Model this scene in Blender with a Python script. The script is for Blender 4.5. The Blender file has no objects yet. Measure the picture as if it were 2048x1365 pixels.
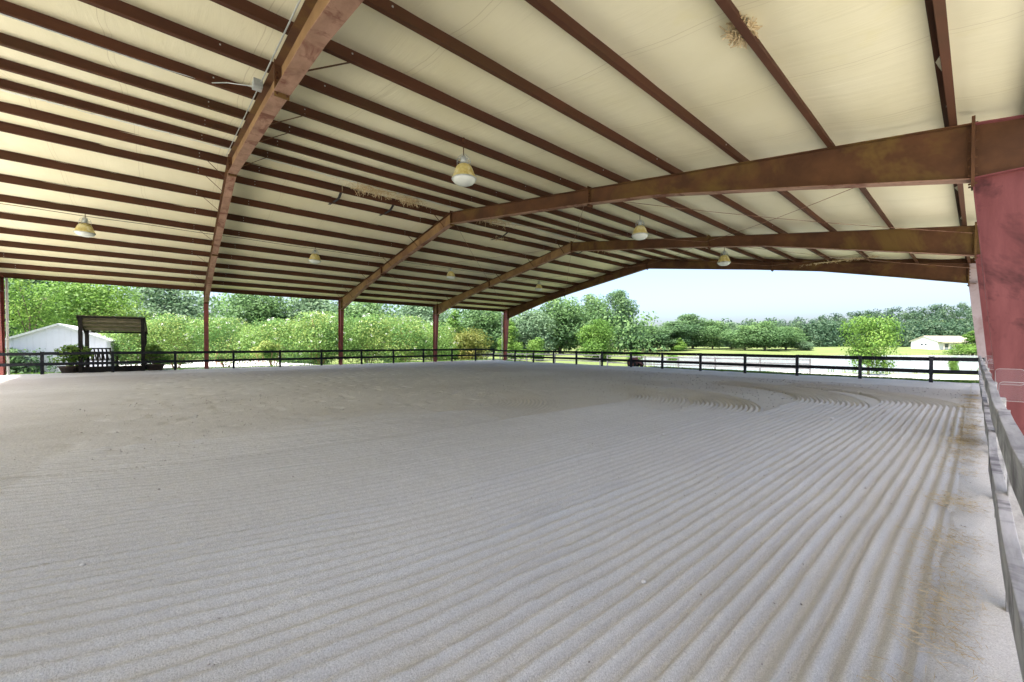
import bpy, math, random
import numpy as np
from mathutils import Vector, Matrix
random.seed(7); rng = np.random.default_rng(7)
R = math.radians
scene = bpy.context.scene
C = scene.collection

# ------------------------------------------------------------------ camera
CX, CY, CH = 0.077, 6.340, 1.507
YAW, PIT, FPX = -0.867, -0.0129, 789.7
cam_d = bpy.data.cameras.new('camera'); cam = bpy.data.objects.new('camera', cam_d); C.objects.link(cam)
cam.location = (CX, CY, CH)
cam.rotation_euler = (math.pi/2 + PIT, 0, -YAW)
cam_d.sensor_width = 36; cam_d.lens = 36*FPX/2048
cam_d.shift_x = -2.43/2048; cam_d.shift_y = 16.88/2048
cam_d.clip_start = 0.03; cam_d.clip_end = 6000
scene.camera = cam

# ------------------------------------------------------------------ light
SUN_EL, SUN_AZ = R(66), R(174)            # azimuth measured from +Y towards +X: the sun stands behind the camera, to the right
world = bpy.data.worlds.new('World'); scene.world = world; world.use_nodes = True
nt = world.node_tree; bg = nt.nodes['Background']
sky = nt.nodes.new('ShaderNodeTexSky'); sky.sky_type = 'NISHITA'; sky.sun_disc = False
sky.sun_elevation = SUN_EL; sky.sun_rotation = SUN_AZ
sky.air_density = 0.7; sky.dust_density = 4.8; sky.ozone_density = 1.0; sky.altitude = 200
nt.links.new(sky.outputs[0], bg.inputs[0]); bg.inputs[1].default_value = 0.115
sd = bpy.data.lights.new('sun', 'SUN'); sd.energy = 5.0; sd.angle = R(5); sd.color = (1, .95, .88)
sun = bpy.data.objects.new('sun', sd); C.objects.link(sun)
dirv = Vector((math.sin(SUN_AZ)*math.cos(SUN_EL), math.cos(SUN_AZ)*math.cos(SUN_EL), math.sin(SUN_EL)))
sun.rotation_euler = dirv.to_track_quat('Z', 'Y').to_euler(); sun.location = (0, 0, 30)
scene.view_settings.view_transform = 'Standard'; scene.view_settings.look = 'None'
scene.view_settings.exposure = 2.15; scene.view_settings.gamma = 1
scene.cycles.max_bounces = 8; scene.cycles.diffuse_bounces = 6; scene.cycles.transparent_max_bounces = 12

# ------------------------------------------------------------------ helpers
def at(px, py, D):
    """world point seen at photo pixel (px,py) at forward depth D (used once to read places off the photo)"""
    a = (px-1024-2.43)/FPX; b = (682.5+16.88-py)/FPX
    fw = math.cos(PIT)-b*math.sin(PIT); z = math.sin(PIT)+b*math.cos(PIT)
    return Vector((CX+D*(a*math.cos(YAW)+fw*math.sin(YAW)), CY+D*(-a*math.sin(YAW)+fw*math.cos(YAW)), CH+D*z))
def onz(px, py, z):
    d = at(px, py, 1)-Vector((CX, CY, CH)); return Vector((CX, CY, CH))+d*((z-CH)/d.z)
def on(px, ax, v):
    d = at(px, 700, 1)-Vector((CX, CY, CH)); return Vector((CX, CY, CH))+d*((v-(CX, CY, CH)[ax])/d[ax])

def tag(o, label=None, cat=None, group=None, kind=None):
    if label: o['label'] = label
    if cat: o['category'] = cat
    if group: o['group'] = group
    if kind: o['kind'] = kind
    return o
def empty(name, loc, label, cat, group=None, rz=0):
    o = bpy.data.objects.new(name, None); C.objects.link(o); o.location = loc; o.rotation_euler = (0, 0, rz)
    o.empty_display_size = .2
    return tag(o, label, cat, group)
def copy_tree(o, parent=None):
    c = o.copy(); C.objects.link(c); c.parent = parent
    for ch in list(o.children): copy_tree(ch, c)
    return c

class MB:
    def __init__(s): s.v = []; s.f = []; s.m = []
    def add(s, vs, fs, m=0):
        n = len(s.v); s.v += [tuple(v) for v in vs]; s.f += [tuple(n+i for i in f) for f in fs]; s.m += [m]*len(fs)
    def box(s, a, b, m=0):
        x0, y0, z0 = [min(a[i], b[i]) for i in range(3)]; x1, y1, z1 = [max(a[i], b[i]) for i in range(3)]
        s.add([(x0,y0,z0),(x1,y0,z0),(x1,y1,z0),(x0,y1,z0),(x0,y0,z1),(x1,y0,z1),(x1,y1,z1),(x0,y1,z1)],
              [(0,3,2,1),(4,5,6,7),(0,1,5,4),(1,2,6,5),(2,3,7,6),(3,0,4,7)], m)
    def bar(s, p, q, w, h, up=(0,0,1), m=0):
        p = Vector(p); q = Vector(q); d = (q-p).normalized(); u = Vector(up); sdv = d.cross(u)
        if sdv.length < 1e-4: sdv = d.cross(Vector((1,0,0)))
        sdv.normalize(); u = sdv.cross(d).normalized()
        vs = []
        for c in (p, q):
            for a, b in ((-1,-1),(1,-1),(1,1),(-1,1)): vs.append(c+sdv*(a*w/2)+u*(b*h/2))
        s.add(vs, [(0,3,2,1),(4,5,6,7),(0,1,5,4),(1,2,6,5),(2,3,7,6),(3,0,4,7)], m)
    def tube(s, pts, rad, n=8, m=0, caps=True):
        pts = [Vector(p) for p in pts]
        if not hasattr(rad, '__len__'): rad = [rad]*len(pts)
        vs = []; fs = []
        for i, p in enumerate(pts):
            d = (pts[min(i+1, len(pts)-1)]-pts[max(i-1, 0)]).normalized()
            a = d.cross(Vector((0,0,1)) if abs(d.z) < .95 else Vector((1,0,0))).normalized(); b = a.cross(d)
            for k in range(n):
                t = 2*math.pi*k/n; vs.append(p+(a*math.cos(t)+b*math.sin(t))*rad[i])
        for i in range(len(pts)-1):
            for k in range(n):
                k2 = (k+1) % n; fs.append((i*n+k, i*n+k2, (i+1)*n+k2, (i+1)*n+k))
        if caps: fs.append(tuple(range(n))[::-1]); fs.append(tuple((len(pts)-1)*n+k for k in range(n)))
        s.add(vs, fs, m)
    def lathe(s, prof, n=24, m=0, c=(0,0,0)):
        vs = []; fs = []
        for r, z in prof:
            for k in range(n):
                t = 2*math.pi*k/n; vs.append((c[0]+r*math.cos(t), c[1]+r*math.sin(t), c[2]+z))
        for i in range(len(prof)-1):
            for k in range(n):
                k2 = (k+1) % n; fs.append((i*n+k, i*n+k2, (i+1)*n+k2, (i+1)*n+k))
        s.add(vs, fs, m)
    def build(s, name, mats, parent=None, smooth=False, bevel=0):
        me = bpy.data.meshes.new(name); me.from_pydata(s.v, [], s.f)
        if not isinstance(mats, (list, tuple)): mats = [mats]
        for mt in mats: me.materials.append(mt)
        me.polygons.foreach_set('material_index', s.m)
        if smooth: me.polygons.foreach_set('use_smooth', [True]*len(s.f))
        o = bpy.data.objects.new(name, me); C.objects.link(o)
        if parent: o.parent = parent
        if bevel:
            b = o.modifiers.new('bevel', 'BEVEL'); b.width = bevel; b.segments = 2; b.limit_method = 'ANGLE'
        return o

def npmesh(name, V, F, mat, parent=None, smooth=False, tint=None):
    """V (n,3), F (m,4) numpy; tint per-face float"""
    me = bpy.data.meshes.new(name)
    me.vertices.add(len(V)); me.vertices.foreach_set('co', V.astype(np.float32).ravel())
    k = F.shape[1]
    me.loops.add(F.size); me.loops.foreach_set('vertex_index', F.astype(np.int32).ravel())
    me.polygons.add(len(F)); me.polygons.foreach_set('loop_start', np.arange(0, F.size, k, dtype=np.int32))
    if smooth: me.polygons.foreach_set('use_smooth', np.ones(len(F), bool))
    me.update(calc_edges=True)
    if tint is not None:
        a = me.attributes.new('tint', 'FLOAT', 'FACE'); a.data.foreach_set('value', tint.astype(np.float32))
    me.materials.append(mat)
    o = bpy.data.objects.new(name, me); C.objects.link(o)
    if parent: o.parent = parent
    return o

# ------------------------------------------------------------------ materials
def new_mat(name):
    m = bpy.data.materials.new(name); m.use_nodes = True
    return m, m.node_tree, m.node_tree.nodes['Principled BSDF']
def noise(nt, scale, detail=4, rough=.6, coord='Object', stretch=None, dist=0):
    tc = nt.nodes.new('ShaderNodeTexCoord'); n = nt.nodes.new('ShaderNodeTexNoise')
    n.inputs['Scale'].default_value = scale; n.inputs['Detail'].default_value = detail
    n.inputs['Roughness'].default_value = rough; n.inputs['Distortion'].default_value = dist
    src = tc.outputs[coord]
    if stretch:
        mp = nt.nodes.new('ShaderNodeMapping'); mp.inputs['Scale'].default_value = stretch
        nt.links.new(src, mp.inputs[0]); src = mp.outputs[0]
    nt.links.new(src, n.inputs['Vector']); return n.outputs['Fac']
def ramp(nt, fac, stops):
    r = nt.nodes.new('ShaderNodeValToRGB'); cr = r.color_ramp
    while len(cr.elements) < len(stops): cr.elements.new(.5)
    for e, (p, c) in zip(cr.elements, stops): e.position = p; e.color = (*c, 1)
    nt.links.new(fac, r.inputs[0]); return r.outputs[0]
def mix(nt, fac, a, b, mode='MIX'):
    m = nt.nodes.new('ShaderNodeMix'); m.data_type = 'RGBA'; m.blend_type = mode
    for s, v in ((m.inputs[0], fac), (m.inputs[6], a), (m.inputs[7], b)):
        if isinstance(v, (int, float)): s.default_value = v
        elif isinstance(v, tuple): s.default_value = (*v, 1)
        else: nt.links.new(v, s)
    return m.outputs[2]
def bump(nt, bs, h, strength, dist):
    b = nt.nodes.new('ShaderNodeBump'); b.inputs['Strength'].default_value = strength; b.inputs['Distance'].default_value = dist
    nt.links.new(h, b.inputs['Height']); nt.links.new(b.outputs[0], bs.inputs['Normal']); return b
def math_n(nt, op, a, b=None):
    m = nt.nodes.new('ShaderNodeMath'); m.operation = op
    for i, v in enumerate((a, b)):
        if v is None: continue
        if isinstance(v, (int, float)): m.inputs[i].default_value = v
        else: nt.links.new(v, m.inputs[i])
    return m.outputs[0]

def pmat(name, c1, c2, scale=3, rough=.7, bumps=(40, .2, .005), lo=.35, hi=.65, c3=None, s3=.6, metal=0, stretch=None, spec=.5):
    m, nt, bs = new_mat(name)
    col = ramp(nt, noise(nt, scale, 6, .65, stretch=stretch), [(lo, c1), (hi, c2)])
    if c3:
        f = ramp(nt, noise(nt, s3, 5, .7, dist=.6), [(.5, (0,0,0)), (.62, (1,1,1))])
        col = mix(nt, f, col, c3)
    nt.links.new(col, bs.inputs['Base Color'])
    bs.inputs['Roughness'].default_value = rough; bs.inputs['Metallic'].default_value = metal
    bs.inputs['Specular IOR Level'].default_value = spec
    if bumps: bump(nt, bs, noise(nt, bumps[0], 4, .6, stretch=stretch), bumps[1], bumps[2])
    return m
M = {}
M['purlin'] = pmat('purlin_paint', (.045,.0175,.0085), (.075,.029,.013), 1.2, .75, (60,.1,.002), c3=(.052,.024,.010), s3=.35, stretch=(1,.25,1), spec=.2)
M['web'] = pmat('rafter_rust', (.058,.024,.010), (.10,.043,.017), 1.5, .7, (70,.12,.002), c3=(.12,.07,.018), s3=.5, spec=.25)
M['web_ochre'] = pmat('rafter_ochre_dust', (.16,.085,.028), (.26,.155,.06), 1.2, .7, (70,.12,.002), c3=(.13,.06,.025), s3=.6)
M['flange'] = pmat('flange_bounce_lit', (.20,.115,.075), (.30,.18,.125), 2.5, .75, (70,.12,.002), c3=(.13,.05,.03), s3=1.6, stretch=(.6,2,2), spec=.25)  # pinkish bounce light painted into the base colour, with darker rust streaks
M['column'] = pmat('column_red', (.125,.034,.034), (.170,.052,.052), 1.6, .6, (60,.08,.002), c3=(.065,.018,.018), s3=.9, spec=.25, stretch=(3,3,.6))
M['column_end'] = pmat('column_end_sunlit', (.26,.20,.20), (.36,.30,.30), .9, .6, (60,.08,.002), c3=(.20,.12,.11), s3=.5)  # end column paled to grey: sunlight painted into its colour
M['column_far'] = pmat('column_red_far', (.17,.035,.03), (.25,.055,.045), .9, .5, (60,.08,.002), c3=(.13,.03,.03), s3=.5)
M['steel'] = pmat('galvanised', (.30,.33,.32), (.42,.45,.44), 8, .45, (60,.1,.001), metal=.4)
M['fence'] = pmat('fence_black', (.009,.010,.013), (.022,.023,.027), 3, .75, (30,.3,.003), stretch=(2,2,8), spec=.12)
M['fence_worn'] = pmat('fence_worn', (.020,.021,.026), (.055,.056,.064), 3, .7, (30,.3,.003), lo=.4, hi=.7, spec=.12)
M['weathered'] = pmat('weathered_wood', (.24,.235,.23), (.46,.45,.44), 2.2, .85, (25,.5,.004), c3=(.13,.12,.13), s3=1.5, stretch=(6,.6,6))
M['outer_fence'] = pmat('outer_fence', (.05,.05,.055), (.10,.10,.105), 3, .8, None)
M['wood_dark'] = pmat('shelter_wood', (.010,.0095,.009), (.024,.021,.018), 4, .8, (30,.3,.003), spec=.12)
M['shelter_tin'] = pmat('shelter_tin', (.10,.085,.05), (.18,.155,.10), 3, .6, (30,.1,.002))
M['pot'] = pmat('planter', (.03,.022,.016), (.07,.05,.035), 6, .8, (30,.3,.003))
M['white_metal'] = None
M['rock'] = pmat('pale_stone', (.55,.53,.50), (.75,.74,.71), 20, .8, (60,.4,.003))
M['clod'] = pmat('sand_clod', (.24,.22,.20), (.44,.42,.39), 12, .95, (60,.4,.003))
M['straw'] = pmat('straw', (.36,.27,.14), (.58,.47,.28), 6, .85, None)
M['bark'] = pmat('bark', (.10,.075,.055), (.20,.16,.12), 5, .9, (20,.6,.02))
M['bark_red'] = pmat('crepe_bark', (.22,.10,.06), (.36,.20,.13), 5, .8, (20,.4,.01))
M['redpaint'] = pmat('red_paint', (.22,.06,.055), (.32,.12,.10), 5, .5, None)
M['whitepaint'] = pmat('white_paint', (.70,.70,.68), (.80,.80,.79), 5, .5, None)
M['roofshingle'] = pmat('house_roof', (.38,.34,.26), (.50,.46,.37), 3, .8, None)
M['darkglass'] = pmat('window_glass', (.03,.04,.055), (.06,.075,.09), 1, .12, None)
M['roof_metal'] = pmat('roof_metal', (.55,.56,.56), (.65,.66,.66), 1, .4, None)
M['white_roof'] = pmat('shed_roof', (.46,.47,.49), (.54,.55,.57), 1.5, .5, None)
M['lamp_shade'] = pmat('yellowed_shade', (.40,.31,.08), (.58,.50,.22), 9, .5, (50,.1,.001), c3=(.60,.55,.33), s3=6)
M['rubber'] = pmat('rubber', (.015,.015,.016), (.03,.03,.03), 6, .9, None)
m, nt_, bs = new_mat('lamp_lens'); bs.inputs['Base Color'].default_value = (.58,.61,.57,1); bs.inputs['Roughness'].default_value = .25; M['lens'] = m
m, nt_, bs = new_mat('clear_plastic'); bs.inputs['Base Color'].default_value = (.35,.35,.38,1); bs.inputs['Roughness'].default_value = .12
bs.inputs['Alpha'].default_value = .06; bs.inputs['Specular IOR Level'].default_value = .1; M['clear'] = m

def ribbed(name, c1, c2, spacing, axis):
    m, nt, bs = new_mat(name)
    tc = nt.nodes.new('ShaderNodeTexCoord'); sp = nt.nodes.new('ShaderNodeSeparateXYZ'); nt.links.new(tc.outputs['Object'], sp.inputs[0])
    t = math_n(nt, 'FRACT', math_n(nt, 'DIVIDE', sp.outputs[axis], spacing))
    rib = math_n(nt, 'LESS_THAN', t, .12)
    col = mix(nt, noise(nt, 1.2, 4), c1, c2); nt.links.new(col, bs.inputs['Base Color'])
    bump(nt, bs, rib, 1, .02); bs.inputs['Roughness'].default_value = .5
    return m
M['white_metal'] = ribbed('shed_wall', (.66,.68,.74), (.72,.74,.79), .3, 1)

# vinyl liner of the ceiling: cream with sagging wrinkles, seams across the purlins
m, nt_, bs = new_mat('ceiling_liner'); nt = nt_
tc = nt.nodes.new('ShaderNodeTexCoord'); sp = nt.nodes.new('ShaderNodeSeparateXYZ'); nt.links.new(tc.outputs['Object'], sp.inputs[0])
wob = math_n(nt, 'MULTIPLY', math_n(nt, 'SUBTRACT', noise(nt, .35, 2), .5), .35)
yy = math_n(nt, 'ADD', sp.outputs[1], wob)
t = math_n(nt, 'FRACT', math_n(nt, 'DIVIDE', yy, 1.83))
seam = math_n(nt, 'ADD', math_n(nt, 'LESS_THAN', t, .006), math_n(nt, 'MULTIPLY', math_n(nt, 'LESS_THAN', math_n(nt, 'ABSOLUTE', math_n(nt, 'SUBTRACT', t, .05)), .003), .6))
patch = noise(nt, .35, 5, .6)
base = ramp(nt, patch, [(.3, (.56,.52,.34)), (.7, (.65,.615,.44))])
mold = ramp(nt, noise(nt, 1.1, 6, .7), [(.60, (0,0,0)), (.85, (.5,.5,.5))])
base = mix(nt, mold, base, (.55,.50,.20))
base = mix(nt, math_n(nt, 'MULTIPLY', seam, .42), base, (.30,.24,.13))
nt.links.new(base, bs.inputs['Base Color']); bs.inputs['Roughness'].default_value = .6
wr = noise(nt, 1.0, 5, .6, stretch=(.5, 5, .5), dist=.8)
h = math_n(nt, 'ADD', wr, math_n(nt, 'MULTIPLY', seam, -.3))
bump(nt, bs, h, .3, .04)
M['liner'] = m

# sand
m, nt, bs = new_mat('arena_sand')
g1 = noise(nt, 150, 3, .75, dist=0); g2 = noise(nt, 14, 5, .7); g3 = noise(nt, .35, 6, .62, stretch=(1,.45,1)); g4 = noise(nt, 1.7, 5, .6)
col = ramp(nt, g1, [(.30, (.33,.322,.300)), (.50, (.60,.592,.56)), (.72, (.83,.82,.785))])
col = mix(nt, ramp(nt, g2, [(.35, (.25,.25,.25)), (.65, (0,0,0))]), col, (.49,.48,.455))
col = mix(nt, ramp(nt, g3, [(.42, (0,0,0)), (.66, (.55,.55,.55))]), col, (.46,.447,.415))
at_ = nt.nodes.new('ShaderNodeAttribute'); at_.attribute_name = 'sand_shade'
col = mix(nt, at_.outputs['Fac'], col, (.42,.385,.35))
nt.links.new(col, bs.inputs['Base Color']); bs.inputs['Roughness'].default_value = .95; bs.inputs['Specular IOR Level'].default_value = .15
hh = math_n(nt, 'ADD', math_n(nt, 'MULTIPLY', noise(nt, 120, 4, .7), .5), math_n(nt, 'MULTIPLY', noise(nt, 22, 4, .6), .8))
bump(nt, bs, hh, .8, .016)
M['sand'] = m

# grass
m, nt, bs = new_mat('grass')
g = noise(nt, .12, 5, .6); g2 = noise(nt, 3.5, 6, .7)
col = ramp(nt, g, [(.35, (.058,.090,.026)), (.6, (.095,.125,.040))])
col = mix(nt, ramp(nt, g2, [(.35, (0,0,0)), (.7, (.7,.7,.7))]), col, (.13,.15,.06))
nt.links.new(col, bs.inputs['Base Color']); bs.inputs['Roughness'].default_value = .9; bs.inputs['Specular IOR Level'].default_value = .1
bump(nt, bs, noise(nt, 9, 5, .7), .8, .08)
M['grass'] = m
M['gravel'] = pmat('pale_gravel', (.44,.43,.41), (.60,.585,.56), 6, .95, (30,.5,.02))
m, nt, bs = new_mat('pond_water')
bs.inputs['Base Color'].default_value = (.24,.27,.28,1); bs.inputs['Roughness'].default_value = .15; bs.inputs['IOR'].default_value = 1.33
bs.inputs['Specular IOR Level'].default_value = 1.0
bump(nt, bs, noise(nt, 1.6, 3, .5), .03, .05)
M['water'] = m

def leaf_mat(name, cols, transl=.45):
    m = bpy.data.materials.new(name); m.use_nodes = True; nt = m.node_tree
    bs = nt.nodes['Principled BSDF']; out = nt.nodes['Material Output']
    a = nt.nodes.new('ShaderNodeAttribute'); a.attribute_name = 'tint'
    n = len(cols); col = ramp(nt, a.outputs['Fac'], [(i/(n-1), c) for i, c in enumerate(cols)])
    nt.links.new(col, bs.inputs['Base Color']); bs.inputs['Roughness'].default_value = .6; bs.inputs['Specular IOR Level'].default_value = .25
    tr = nt.nodes.new('ShaderNodeBsdfTranslucent'); nt.links.new(col, tr.inputs[0])
    mx = nt.nodes.new('ShaderNodeMixShader'); mx.inputs[0].default_value = transl
    nt.links.new(bs.outputs[0], mx.inputs[1]); nt.links.new(tr.outputs[0], mx.inputs[2]); nt.links.new(mx.outputs[0], out.inputs[0])
    return m
L = {
 'crepe': leaf_mat('leaf_crepe', [(.05,.13,.035), (.10,.21,.055), (.17,.28,.07), (.27,.30,.085)]),
 'bright': leaf_mat('leaf_bright', [(.05,.12,.02), (.10,.20,.035), (.17,.27,.05)]),
 'mid': leaf_mat('leaf_mid', [(.045,.10,.042), (.095,.18,.065), (.16,.26,.09)]),
 'dark': leaf_mat('leaf_dark', [(.032,.075,.038), (.065,.13,.055), (.11,.19,.075)]),
 'grey': leaf_mat('leaf_greyish', [(.06,.12,.07), (.115,.19,.105), (.18,.26,.145)]),
 'yellow': leaf_mat('leaf_yellow', [(.09,.12,.025), (.16,.18,.04), (.24,.21,.06)]),
 'hill': leaf_mat('leaf_hill', [(.028,.065,.042), (.05,.10,.055), (.08,.13,.065)]),
 'flower': leaf_mat('crepe_flower', [(.70,.70,.68), (.80,.80,.80)], .3),
 'reed': leaf_mat('reed', [(.08,.12,.02), (.16,.19,.05), (.25,.24,.09)]),
}

# ------------------------------------------------------------------ terrain
S0 = lambda t: np.clip(t, 0, 1)**2*(3-2*np.clip(t, 0, 1))
WATER = -1.25
pond_px = [(1262,727),(1290,731),(1330,735),(1420,739),(1500,742),(1600,744),(1750,746),(1900,748),(2048,750),(2400,755),
           (2400,708),(2150,710),(1900,711),(1700,711),(1500,711.5),(1400,712),(1330,713.5),(1285,716),(1262,720)]
POND = np.array([[*onz(x, y, WATER)[:2]] for x, y in pond_px])
def pond_sd(x, y):
    x = np.asarray(x, float); y = np.asarray(y, float)
    best = np.full(x.shape, 1e9); inside = np.zeros(x.shape, bool); n = len(POND)
    for i in range(n):
        ax, ay = POND[i]; bx, by = POND[(i+1) % n]; ex, ey = bx-ax, by-ay
        t = np.clip(((x-ax)*ex+(y-ay)*ey)/(ex*ex+ey*ey), 0, 1)
        best = np.minimum(best, np.hypot(x-ax-t*ex, y-ay-t*ey))
        c = ((ay > y) != (by > y)) & (x < (bx-ax)*(y-ay)/(by-ay+1e-12)+ax); inside ^= c
    return np.where(inside, -best, best)
def tz(x, y):
    x = np.asarray(x, float); y = np.asarray(y, float)
    dl = np.maximum(0, -30.1-x); dr = np.maximum(0, y-29.6)
    z = np.minimum(-.06-.70*S0(dl/9), -.06-.80*S0(dr/9))
    r = np.hypot(x, y-6)
    z = z+1.15*S0((r-105)/70)
    sdv = pond_sd(x, y)
    return np.minimum(z, np.maximum(WATER+.055*sdv, -2.2))
def ax_coords(n, near, far, c):
    t = np.linspace(-1, 1, n); k = 5.2
    return c+np.sinh(k*t)/np.sinh(k)*far
gx = ax_coords(420, .7, 2500, -25); gy = ax_coords(420, .7, 2500, 45)
GX, GY = np.meshgrid(gx, gy); GZ = tz(GX, GY)
V = np.stack([GX, GY, GZ], -1).reshape(-1, 3)
def grid_faces(nx, ny):
    i = np.arange(nx*ny).reshape(ny, nx)
    return np.stack([i[:-1,:-1], i[:-1,1:], i[1:,1:], i[1:,:-1]], -1).reshape(-1, 4)
o = npmesh('ground', V, grid_faces(420, 420), M['grass'], smooth=True); tag(o, kind='structure')
def gz(x, y): return float(tz(np.array([x]), np.array([y]))[0])

# pond sheet
mb = MB(); cen = POND.mean(0)
me = bpy.data.meshes.new('pond_water')
e = POND-cen; big = POND+e/np.linalg.norm(e, axis=1)[:, None]*2.5
me.from_pydata([(x, y, WATER) for x, y in big], [], [tuple(range(len(big)))]); me.materials.append(M['water'])
o = bpy.data.objects.new('pond_water', me); C.objects.link(o); tag(o, kind='structure')

def strip(name, near, far, zoff, mat, z0):
    n = 40; nn = np.array([[*onz(a, b, z0)[:2]] for a, b in near]); ff = np.array([[*onz(a, b, z0)[:2]] for a, b in far])
    def rs(P):
        t = np.linspace(0, len(P)-1, n); return np.stack([np.interp(t, range(len(P)), P[:, k]) for k in (0, 1)], -1)
    a, b = rs(nn), rs(ff); rows = [a+(b-a)*k/8 for k in range(9)]
    P = np.concatenate(rows); Z = tz(P[:, 0], P[:, 1])+zoff
    return tag(npmesh(name, np.c_[P, Z], grid_faces(n, 9), mat, smooth=True), kind='structure')
strip('gravel_road', [(1255,739.5),(1330,744),(1420,749),(1500,753),(1700,757.5),(1960,761.5),(2300,766)],
      [(1255,736.5),(1330,738.5),(1420,741),(1500,743.5),(1700,748),(1960,752),(2300,756)], .05, M['gravel'], -.85)
strip('gravel_yard', [(120,760),(300,752),(420,746),(520,742),(600,737),(655,733)],
      [(120,722),(300,723),(380,723),(470,721),(540,722.5),(640,731)], .05, M['gravel'], -.75)

# arena sand with harrow furrows
def vnoise(x, y, s, seed):
    r = np.random.default_rng(seed).random((256, 256)); u = x/s; v = y/s
    i = np.floor(u).astype(int); j = np.floor(v).astype(int); fu = u-i; fv = v-j
    fu = fu*fu*(3-2*fu); fv = fv*fv*(3-2*fv); g = lambda a, b: r[a % 256, b % 256]
    return (g(i, j)*(1-fu)+g(i+1, j)*fu)*(1-fv)+(g(i, j+1)*(1-fu)+g(i+1, j+1)*fu)*fv
xs = np.concatenate([np.arange(-29.95, -12, .062), np.arange(-12, -8, .03), np.arange(-8, .12, .019), np.arange(.12, .95, .07)])
ys = np.concatenate([np.arange(-12, 5, .25), np.arange(5, 9, .05), np.arange(9, 25.2, .03), np.arange(25.2, 29.5, .09)])
X, Y = np.meshgrid(xs, ys)
jit = (vnoise(X, Y, 1.3, 3)-.5)*.018+(vnoise(X, Y, 5., 4)-.5)*.05+(vnoise(X, Y, .35, 6)-.5)*.007
W = np.clip((-X-1.)/2.2, 0, 1.)*.041*np.clip(9.5-Y, 0, 9)**2            # the lanes swing out near the gate
Xs = X+W
U = Xs+jit
H = np.zeros_like(X); done = np.zeros(X.shape, bool)
lane = 1.46
for j in range(9):
    xo = -.07-lane*j; y0 = 20.0-1.95*j+(0,.3,-.6,.5,-.9,.4,-.5,.6,0)[j]; Rr = (4.4,4.9,3.7,4.6,3.3,4.2,3.6,4,4)[j]
    r_ = np.hypot(U-(xo-Rr), Y-y0+jit)
    d = np.where(Y < y0, xo-U, Rr-r_)
    d = np.where((Y >= y0) & (U < xo-Rr), 99, d)
    sel = (~done) & (d >= 0) & (d < lane)
    amp = np.clip(1-(np.maximum(0, U*-1-6.5)/9), .15, 1)
    ang = np.arctan2(Y-y0, U-(xo-Rr)); amp = np.where(Y > y0, np.maximum(amp, .5)*(.95,.85,.8,.5,.42,.2,.12,.05,0)[j]*np.clip((1.8-ang)/.4, 0, 1)*(1+.9*np.clip(ang, 0, 1)), amp)
    k = d/.1043
    ridge = .5+.5*np.cos(2*np.pi*k)
    var = .6+.65*vnoise(np.floor(k)*3.7+X*.02, Y*.12+j*9., 1., 11+j)
    side = np.exp(-((d-lane)/.05)**2)*.5
    H = np.where(sel, amp*((.058-.010*np.clip(-X/7,0,1))*ridge**.8*var*(.6+.5*vnoise(X, Y, .8, 61))+.016*side), H); done |= sel
flat = ~done
H = np.where(flat, .004*np.sin(2*np.pi*(Y+jit*2-X*.12)/.14)*np.clip((Y-20)/4, 0, 1)*(vnoise(X, Y, 2., 7)), H)
edge = (X > -.07)
H = np.where(edge, .012+.03*S0((X+.07)/.6)+.02*(vnoise(X, Y, .35, 5)-.5), H)
fine = X > -12
H = H+(vnoise(X, Y, .06, 21)-.5)*.006*fine+(vnoise(X, Y, .22, 22)-.5)*.010+(vnoise(X, Y, 3.5, 23)-.5)*.04
foot = np.clip((vnoise(X, Y, .27, 31)-.62)*4, 0, 1)*np.clip((-X-6)/3, 0, 1)
H = H-foot*.028
H = H+.05*S0((-26.8-X)/3)+.02*S0((Y-27.5)/2)
V = np.stack([X, Y, H], -1).reshape(-1, 3)
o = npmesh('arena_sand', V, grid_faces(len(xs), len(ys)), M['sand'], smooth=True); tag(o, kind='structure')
# roof shade painted as darker sand: band along the far and left rails
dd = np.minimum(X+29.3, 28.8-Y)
sand_shade = S0((dd-2.2)/.8)*(1-S0((dd-5.5)/4))*(.35+.65*vnoise(X*.35, Y, 1.6, 41))
sand_shade = np.maximum(sand_shade, .8*S0((vnoise(X*.5, Y*1.4, 3.2, 44)-.52)*5)*S0((Y-17)/4)*S0((-X-3)/3)*(1-S0((Y-26)/2)))  # uneven darker patches over the far half
a = o.data.attributes.new('sand_shade', 'FLOAT', 'POINT'); a.data.foreach_set('value', (sand_shade*.75).astype(np.float32).ravel())

def flat_strip(name, x0, x1, y0, y1, mat):
    X_, Y_ = np.meshgrid(np.linspace(x0, x1, 30), np.linspace(y0, y1, 30)); Z_ = tz(X_, Y_)+.05
    tag(npmesh(name, np.stack([X_, Y_, Z_], -1).reshape(-1, 3), grid_faces(30, 30), mat, smooth=True), kind='structure')
flat_strip('gravel_bounce_strip', 1.05, 14, -12, 31.5, M['gravel'])  # pale strip added outside the right fence to bounce light onto the ceiling
flat_strip('gravel_bounce_apron', -33, 14, -32, -12.1, M['gravel'])  # unseen pale ground, added to bounce light up to the ceiling
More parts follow.
